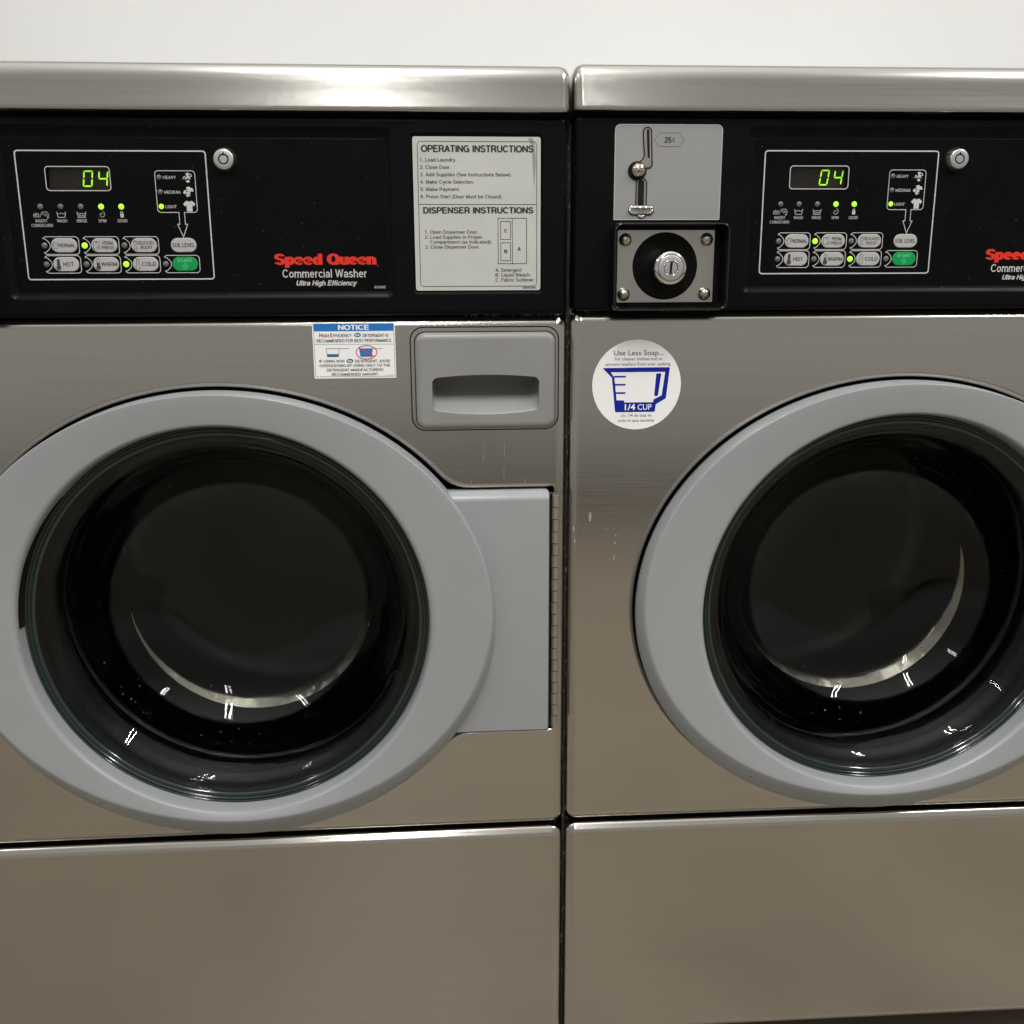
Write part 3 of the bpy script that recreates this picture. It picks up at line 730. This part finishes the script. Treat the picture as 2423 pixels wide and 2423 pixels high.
    for k in range(25):
        th = R(138 + 41 * k / 24); wd = min(1, (k + 1) / 14); e = .25
        a.append(((201.7 - e) * math.cos(th), -15.4 + 6 * (1 - wd), 327 + (201.7 - e) * math.sin(th)))
        c_.append(((199.8 - e) * math.cos(th), -3.6, 327 + (199.8 - e) * math.sin(th)))
    b.loops([a, c_], DARK, True, False); b.build('finger_grip', dob)
    # hinge leaf
    b = MB()
    q = lambda i: rrect(205 + 0 * i, 324.5 - i * .22, 198.5 + i * .4, 458.4 - i, (.4, 2.5, max(.6, 4 - i * .4), .4), 4)
    b.loops([at(q(0), 10), at(q(0), -3.2), at(q(1.2), -5.6), at(q(3.2), -8.6), at(q(5.6), -10.6), at(q(7.2), -11.2), at(q(8.6), -11.4)], PLAST, True); b.flat(q(8.6), -11.4, PLAST)
    b.build('hinge_leaf', dob)
    # glass: bowl that reaches into the drum
    front = [(196, -1.0), (189, -.6), (182, 1.5), (176, 8), (168.4, 21), (167.4, 22.2)]
    front += [(62 + 98 * math.sin(R(t_)), 36 + 72 * math.cos(R(t_))) for t_ in range(86, -1, -6)] + [(56, 108.2), (30, 108.9), (1.2, 109.2), (.05, 109.2)]
    back_ = [(.05, 116.2), (1.2, 116.2), (30, 115.9), (62, 115.2)] + [(62 + 105 * math.sin(R(t_)), 36 + 79 * math.cos(R(t_))) for t_ in range(6, 87, 8)] + [(174.5, 25), (182, 12), (188, 6.5), (196, 5.5)]
    b = MB(); b.lathe(0, 327, front + back_ + [front[0]], GLASS, 128)
    b.build('door_glass', dob, recalc=True)
    b = MB(); rnd = random.Random(11)
    for k in range(110):
        th = rnd.choice((rnd.gauss(-1.5, .55), rnd.gauss(1.2, .7), rnd.uniform(0, 6.28))); t = rnd.random() ** 1.4
        ta_ = R(86 - 50 * t); rr = 62 + 98 * math.sin(ta_); yy = 36 + 72 * math.cos(ta_) - .1; r_ = rnd.choice((.35, .5, .6, .8, 1.1)) * rnd.uniform(.7, 1.2)
        cx, cz = rr * math.cos(th), 327 + rr * math.sin(th)
        nx, ny = -math.cos(th) * math.sin(ta_), -math.cos(ta_) * 1.36; nz = -math.sin(th) * math.sin(ta_)
        n_ = Vector((nx, ny, nz)).normalized(); u = n_.cross(Vector((0, 1, .01))).normalized(); v = n_.cross(u)
        lp = [[tuple(Vector((cx, yy, cz)) + (u * math.cos(a) + v * math.sin(a)) * r_ * q + n_ * r_ * h) for a in [2 * math.pi * i_ / 8 for i_ in range(8)]] for q, h in ((1, 0), (.85, .35), (.5, .6), (.08, .7))]
        b.loops(lp, DROP, True)
    d_ = b.build('water_droplet', dob); d_['kind'] = 'stuff'
    b = MB(); b.lathe(0, 327, [(200.7, -2.2), (200.2, -4.2), (199.4, -4.8), (198.7, -4.0), (198.4, -2.6), (197.9, -2.4), (197.4, -3.6), (196.6, -4.2), (195.9, -3.5), (195.6, -2.2), (195.0, -2.0), (194.4, -3.0), (193.6, -3.3), (191.6, -3.0), (190.6, -2.0), (190.4, -.9)], RIMG, 160)
    b.build('glass_rim', dob)
    b = MB()
    b.lathe(0, 327, [(199, 7), (188, 8), (192, 14), (202, 22), (206, 34), (200, 44), (190, 50), (184, 58), (186, 66), (198, 70)], RUBBER, 96); b.build('door_gasket', root)
    b = MB()
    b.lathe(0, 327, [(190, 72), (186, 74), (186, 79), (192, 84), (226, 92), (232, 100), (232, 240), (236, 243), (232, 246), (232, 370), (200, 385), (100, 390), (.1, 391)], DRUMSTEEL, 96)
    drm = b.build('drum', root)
    for k in range(3):
        an = R(83 + 120 * k); ux, uz = math.cos(an), math.sin(an); px, pz = -uz, ux
        b = MB(); V = []
        for y in (112, 360):
            for r_, hw in ((231, 42), (206, 26), (184, 9)): V += [(ux * r_ + px * hw * sgn, y, 327 + uz * r_ + pz * hw * sgn) for sgn in (-1, 1)]
        b.add(V, [(0, 2, 8, 6), (2, 4, 10, 8), (4, 5, 11, 10), (5, 3, 9, 11), (3, 1, 7, 9), (0, 1, 3, 2), (2, 3, 5, 4)], LIFTER)
        b.build('drum_lifter', drm)
    b = MB(); lps = []                                            # added tapered strip, shaped to imitate the bright reflection arc low in the glass
    for k in range(73):
        t_ = k / 72; th = R(188 + 186 * t_); wd = math.sin(math.pi * t_) ** .8 * (.7 + .9 * t_)
        lps.append([(r_ * math.cos(th), y_, 327 + r_ * math.sin(th)) for r_, y_ in ((135 + 5.5 * wd, 105.3 - 5 * wd), (135 + 2 * wd, 105.3 - 1.9 * wd), (135 - 2 * wd, 105.3 + 1.8 * wd), (135 - 4.2 * wd, 105.3 + 4.2 * wd), (135 - 4.8 * wd, 112))])
    b.loops(lps, GLINTSTEEL, True, False)
    b.build('added_glint_arc', root)
    # piano hinge
    b = MB()
    b.box(324.7, 327.3, -2.5, 12, 201.5, 454, DARK)
    b.lathe(0, 0, [(0.01, 0), (0.01, .01)], DARK, 3)
    n = 20; hh = (453.2 - 201.5) / n
    for k in range(n):
        z0 = 201.5 + k * hh + .45; z1 = z0 + hh - .9; mx = 330.6 + (.25 if k % 2 else -.1)
        lp = lambda z, r_: [(mx + r_ * math.cos(2 * math.pi * j / 14), -3.4 + r_ * math.sin(2 * math.pi * j / 14), z) for j in range(14)]
        b.loops([lp(z0, 3.5), lp(z1, 3.5)], HINGEM, True, True, True, True)
        if k % 2 and k > 40: b.lathe(326.2, (z0 + z1) / 2 + 1, [(.55, -2.5), (.45, -3.0), (.1, -3.2)], HINGEM, 8)
    b.box(329.6, 331.4, -4.2, -2.5, 202, 452.8, DARK)
    cu = [(330.6 + (3.7 - .55 * t) * math.cos(t * 1.9 + .2), -3.4 + (3.7 - .55 * t) * math.sin(t * 1.9 + .2)) for t in [k * .3 for k in range(15)]]
    b.loops([[(x, y, 453.3) for x, y in cu], [(x, y, 454.6) for x, y in cu]], HINGEM, True, False)
    b.box(325.0, 331.0, .1, .7, 453.2, 454.6, HINGEM)
    b.build('hinge', root)

    # --- detergent drawer
    b = MB()
    def dr(i, bul=1):
        x0, x1, z0, z1, r_ = 194 + i, 329.2 - i, 522.4 + i, 614.6 - i, max(1.5, 9.5 - i)
        P = rrect(x0, x1, z0, z1, r_, 8)
        return [(x, z - (1.6 * (1 - ((x - 261.6) / 68) ** 2) if z < 560 else 0)) for x, z in P]
    px0, px1, rc_ = 209.6, 313.4, 5.0
    def cnr(x):
        dx = min(x - px0, px1 - x)
        return 0 if dx >= rc_ else rc_ - math.sqrt(max(0, rc_ ** 2 - (rc_ - dx) ** 2))
    f_t = lambda x: 571.6 + 3.0 * (1 - ((x - 261.5) / 52) ** 2) - cnr(x)
    f_b = lambda x: 540.4 - 4.2 * (1 - ((x - 261.5) / 52) ** 2) + cnr(x)
    cols = [px0, px0 + .3, px0 + .9, px0 + 1.8, px0 + 3, px0 + 4.4] + [px0 + 6 + (px1 - px0 - 12) * k / 18 for k in range(19)] + [px1 - 4.4, px1 - 3, px1 - 1.8, px1 - .9, px1 - .3, px1]
    hole_ = [(x, f_b(x)) for x in cols] + [(x, f_t(x)) for x in cols[::-1]]
    YD_ = -9.5
    ol = [at(dr(0), 2), at(dr(0), YD_ + 5.2), at(dr(.4), YD_ + 3.4), at(dr(1.3), YD_ + 1.8), at(dr(2.8), YD_ + .7), at(dr(4.6), YD_ + .15), at(dr(6.2), YD_)]
    b.loops(ol, DRAWERP, True)
    b.holed(dr(6.2), [hole_[::-1]], YD_, DRAWERP)
    vr = [(0, 0), (.012, .25), (.03, .9), (.08, 3.0), (.16, 6.2), (.26, 10.0), (.33, 13.5), (.38, 16.5), (.43, 20.5), (.50, 25), (.62, 29), (.76, 31), (.90, 32), (.98, 32), (1, 26), (1, 0)]
    rows = []
    for v_, dp in vr:
        row = []
        for x in cols:
            q_ = min(1, min(x - px0, px1 - x) / 6.0); q_ = math.sqrt(max(0, 1 - (1 - q_) ** 2))
            row.append((x, YD_ + dp * q_, f_b(x) + (f_t(x) - f_b(x)) * v_))
        rows.append(row)
    b.loops(rows, DRAWERP, True, False)
    drw = b.build('detergent_drawer', root)
    b = MB()
    cv = lambda P: [(x, z - (1.6 * (1 - ((x - 261.6) / 72) ** 2) if z < 560 else 0)) for x, z in P]
    g0, g1 = cv(rrect(188.8, 333.6, 519.8, 620.2, 13, 8)), cv(rrect(190.0, 332.4, 520.9, 619.0, 12, 8))
    g2, g3 = cv(rrect(190.4, 332.0, 521.2, 618.6, 12, 8)), cv(rrect(193.0, 330.2, 522.0, 615.6, 10, 8))
    b.loops([at(g0, -.25), at(g1, -.3)], DARK, False)
    b.loops([at(g1, -.28), at(g2, -.34), at(g3, -.36)], STEEL, False)
    b.loops([at(g3, -.5), at(rrect(195.5, 328, 524, 613, 9, 8), -.3)], DARK, False)
    b.build('drawer_trim', drw)
    return root

def copy_tree(o, parent=None):
    c = o.copy(); C.objects.link(c); c.parent = parent
    for ch in [x for x in C.objects if x.parent == o]: copy_tree(ch, c)
    return c

left = make_washer('steel front-loading washer with rectangular blue NOTICE sticker above its hinged door')
rightw = copy_tree(left)
rightw['label'] = 'steel front-loading washer with coin slot and round white soap sticker, standing on the right'
mr = Matrix(((9.99940595e-01, 1.08959813e-02, 2.90563365e-04), (-1.08971249e-02, 9.99931475e-01, 4.27768629e-03), (-2.43933864e-04, -4.28059848e-03, 9.99990808e-01)))
t = mr @ Vector((0, 0, -1.540)) + Vector((.68546, .00092, .00256 + 1.540))
m4 = mr.to_4x4(); m4.translation = t
rightw.matrix_world = m4

# --- stickers and marks that only one of the two carries
b = MB(); y = -.35
b.plate(rrect(96.8, 175.2, 571.8, 624.5, 1.2), y, .3, WHITE); y -= .1
b.flat(rrect(98, 174, 616.6, 623.6, .2, 1), y, NBLUE)
b.line([(98.1, 616.5), (98.1, 573.5), (174, 573.2), (174, 616.4)], .32, y, NINK)
b.line([(98.1, 604.3), (174, 604.0)], .3, y, NINK)
y -= .08
b.stroke('NOTICE', 121.2, 151.3, 617.8, 4.7, y, WHITE, wt=19.1)
b.stroke('H', 103.1, 106.2, 611.0, 3.6, y, NRED, wt=19.1); b.stroke('IGH', 106.7, 112.4, 611.0, 2.9, y, NINK, wt=15.1)
b.stroke('E', 113.6, 116.2, 611.0, 3.6, y, NRED, wt=19.1); b.stroke('FFICIENCY', 116.6, 134, 611.0, 2.9, y, NINK, wt=15.1)
b.stroke('DETERGENT IS', 144.4, 168.8, 610.9, 3.0, y, NINK, wt=15.1)
b.stroke('RECOMMENDED FOR BEST PERFORMANCE', 100.5, 171.7, 606.1, 3.0, y, NINK, wt=15.1)
for x, z in ((139.4, 612.9), (131.2, 588.4)):
    b.flat(circ(x, z, 3.3, 24, 2.0), y, NTEAL)
    b.text('he', x - 1.9, x + 1.9, z - .9, 2.2, y - .06, WHITE, bold=.02)
b.line([(131.2, 600.2), (109.0, 600.3), (110.0, 592.6), (120.5, 592.5), (121.6, 600.2)], .38, y, NINK)
b.flat([(109.9, 592.8), (120.4, 592.7), (120.6, 594.9), (109.7, 595.0)], y - .02, NTEAL)
b.line([(162.8, 599.9), (140.6, 600.0), (141.8, 592.5), (152.1, 592.4), (153.2, 599.9)], .38, y, NINK)
b.flat([(141.9, 592.6), (152.0, 592.5), (153.0, 599.7), (140.8, 599.8)], y - .02, NBLUE)
b.line(circ(147.4, 596.5, 9.9, 36, 6.4), .75, y - .1, NRED, True)
b.line([(140.2, 600.8), (154.8, 592.4)], .8, y - .12, NRED)
b.stroke('IF USING NON', 102.1, 126, 587.0, 2.6, y, NINK, wt=14.5); b.stroke('DETERGENT, AVOID', 136.2, 169.7, 586.8, 2.6, y, NINK, wt=14.5)
b.stroke('OVERSUDSING BY USING ONLY 1/2 THE', 102.1, 169.8, 582.7, 2.6, y, NINK, wt=14.5)
b.stroke('DETERGENT MANUFACTURERS', 108.9, 163, 578.5, 2.6, y, NINK, wt=14.5)
b.stroke('RECOMMENDED AMOUNT.', 113.4, 158.4, 574.3, 2.6, y, NINK, wt=14.5)
b.line([(165, 574.6), (172.5, 574.5)], .5, y, LABELED)
b.build('notice_sticker', left, label='white rectangular sticker with a blue NOTICE heading')

b = MB(); y = -.35
b.plate(circ(-274.2, 559.3, 44.2, 72), y, .3, WHITE); y -= .1
b.text('Use Less Soap...', -297.6, -248.3, 588.4, 4.8, y, SINK, bold=.006)
b.text('For cleaner clothes and to', -296.6, -249.4, 583.5, 2.9, y, SINK, bold=.004)
b.text('prevent washers from over sudsing', -305.2, -241.1, 578.4, 2.9, y, SINK, bold=.004)
outer = [(-308.4, 576.2), (-299, 566.6), (-295.3, 533.4), (-294.6, 532.5), (-256.2, 532.5), (-255.3, 533.3), (-254.6, 540), (-245.2, 545.6), (-244.6, 546.6), (-241.6, 575.4), (-242.4, 576.5)]
inner = [(-300.3, 572), (-297.5, 568.2), (-296.5, 566.2), (-293.9, 544.3), (-286.6, 544.2), (-286.3, 542.1), (-257.4, 542.1), (-257, 544.8), (-248.9, 548.9), (-246.1, 572)]
b.holed(outer, [inner[::-1]], y, SBLUE)
for z, x0 in ((567.6, -297), (559.7, -295.9), (551.5, -295)): b.holed(rrect(x0, -285.1, z - .85, z + .85, (.1, .8, .8, .1)), [], y - .02, SBLUE)
b.holed([(-256.4, 549.6), (-255.9, 548.3), (-253.4, 548.1), (-252.6, 549.3), (-250, 569.6), (-250.5, 570.5), (-254.4, 570.6), (-254.9, 569.8)], [], y, SBLUE)
b.text('1/4', -285.6, -275.2, 534.6, 5.9, y - .06, WHITE, bold=.02); b.text('CUP', -272.8, -258.8, 534.7, 5.5, y - .06, WHITE, bold=.006)
b.text('Un 1/4 de taza es', -289.3, -258.7, 527.8, 2.9, y, SINK, bold=.004)
b.text('todo lo que necesita', -292.4, -256, 522.8, 2.9, y, SINK, bold=.004)
b.build('soap_sticker', rightw, label='round white sticker with a blue measuring cup drawing')

def spots(name, parent, items, mt):
    b = MB()
    for x, z, rx, rz in items: b.holed(circ(x, z, rx, 12, rz), [], -.2, mt)
    o = b.build(name, parent); o['kind'] = 'stuff'
# dried drops and streaks on the steel
spots('dried_drop', rightw, [(-318.6, 426, 1.5, 5.2), (-335, 414, 1.1, 3.2), (-334, 401, .9, 2.6), (-292, 406, .6, 1.4), (-292.6, 398, .9, 1.8), (-293, 382, .7, 2.6), (-301, 413, .4, .8), (-334.5, 587, .7, 1.2)], SPOT)
spots('dried_drop', left, [(279, 476, .35, 6), (279.5, 500, .3, 10), (258.5, 492, .3, 5), (260, 503, .35, 3), (246, 466, .35, 5), (237, 478, .5, 1), (300, 466, .3, 4)], STREAK)

# soap residue along the top edge of the steel fronts near the seam
def residue(parent, xa, xb, seed, n):
    b = MB(); rnd = random.Random(seed)
    for k in range(n):
        t = rnd.random() ** .7; x = xa + (xb - xa) * t; z = 631.3 + rnd.uniform(-.6, 1.0); w_ = rnd.uniform(.4, 2.2); h_ = rnd.uniform(.2, .55)
        a0 = rnd.uniform(-.3, .3)
        pts = [(x + w_ * math.cos(a + a0) * rnd.uniform(.6, 1), z + h_ * math.sin(a + a0) * rnd.uniform(.6, 1)) for a in [2 * math.pi * i_ / 7 for i_ in range(7)]]
        b.loops([at(pts, 5.5), at([(x + (p - x) * .7, z + (q - z) * .7) for p, q in pts], 4.2)], RESID, True, True, False, True)
    o = b.build('soap_residue', parent); o['kind'] = 'stuff'
residue(left, 225, 338, 3, 46); residue(rightw, -200, -338, 4, 22)
# grime packed in the gap between the two machines
b = MB(); rnd = random.Random(5); lp = []
for k in range(80):
    z = -185 + 990 * k / 79; lp.append([(341.0, 12 + rnd.uniform(-2, 2), z), (342.6 + rnd.uniform(-.5, .5), 7 + rnd.uniform(-2.5, 2.5), z), (345.2, 12 + rnd.uniform(-2, 2), z)])
b.loops(lp, GRIME, True, False)
g = b.build('grime'); g['kind'] = 'stuff'; g['label'] = 'dark dirt packed in the gap between the two washers'; g['category'] = 'dirt'
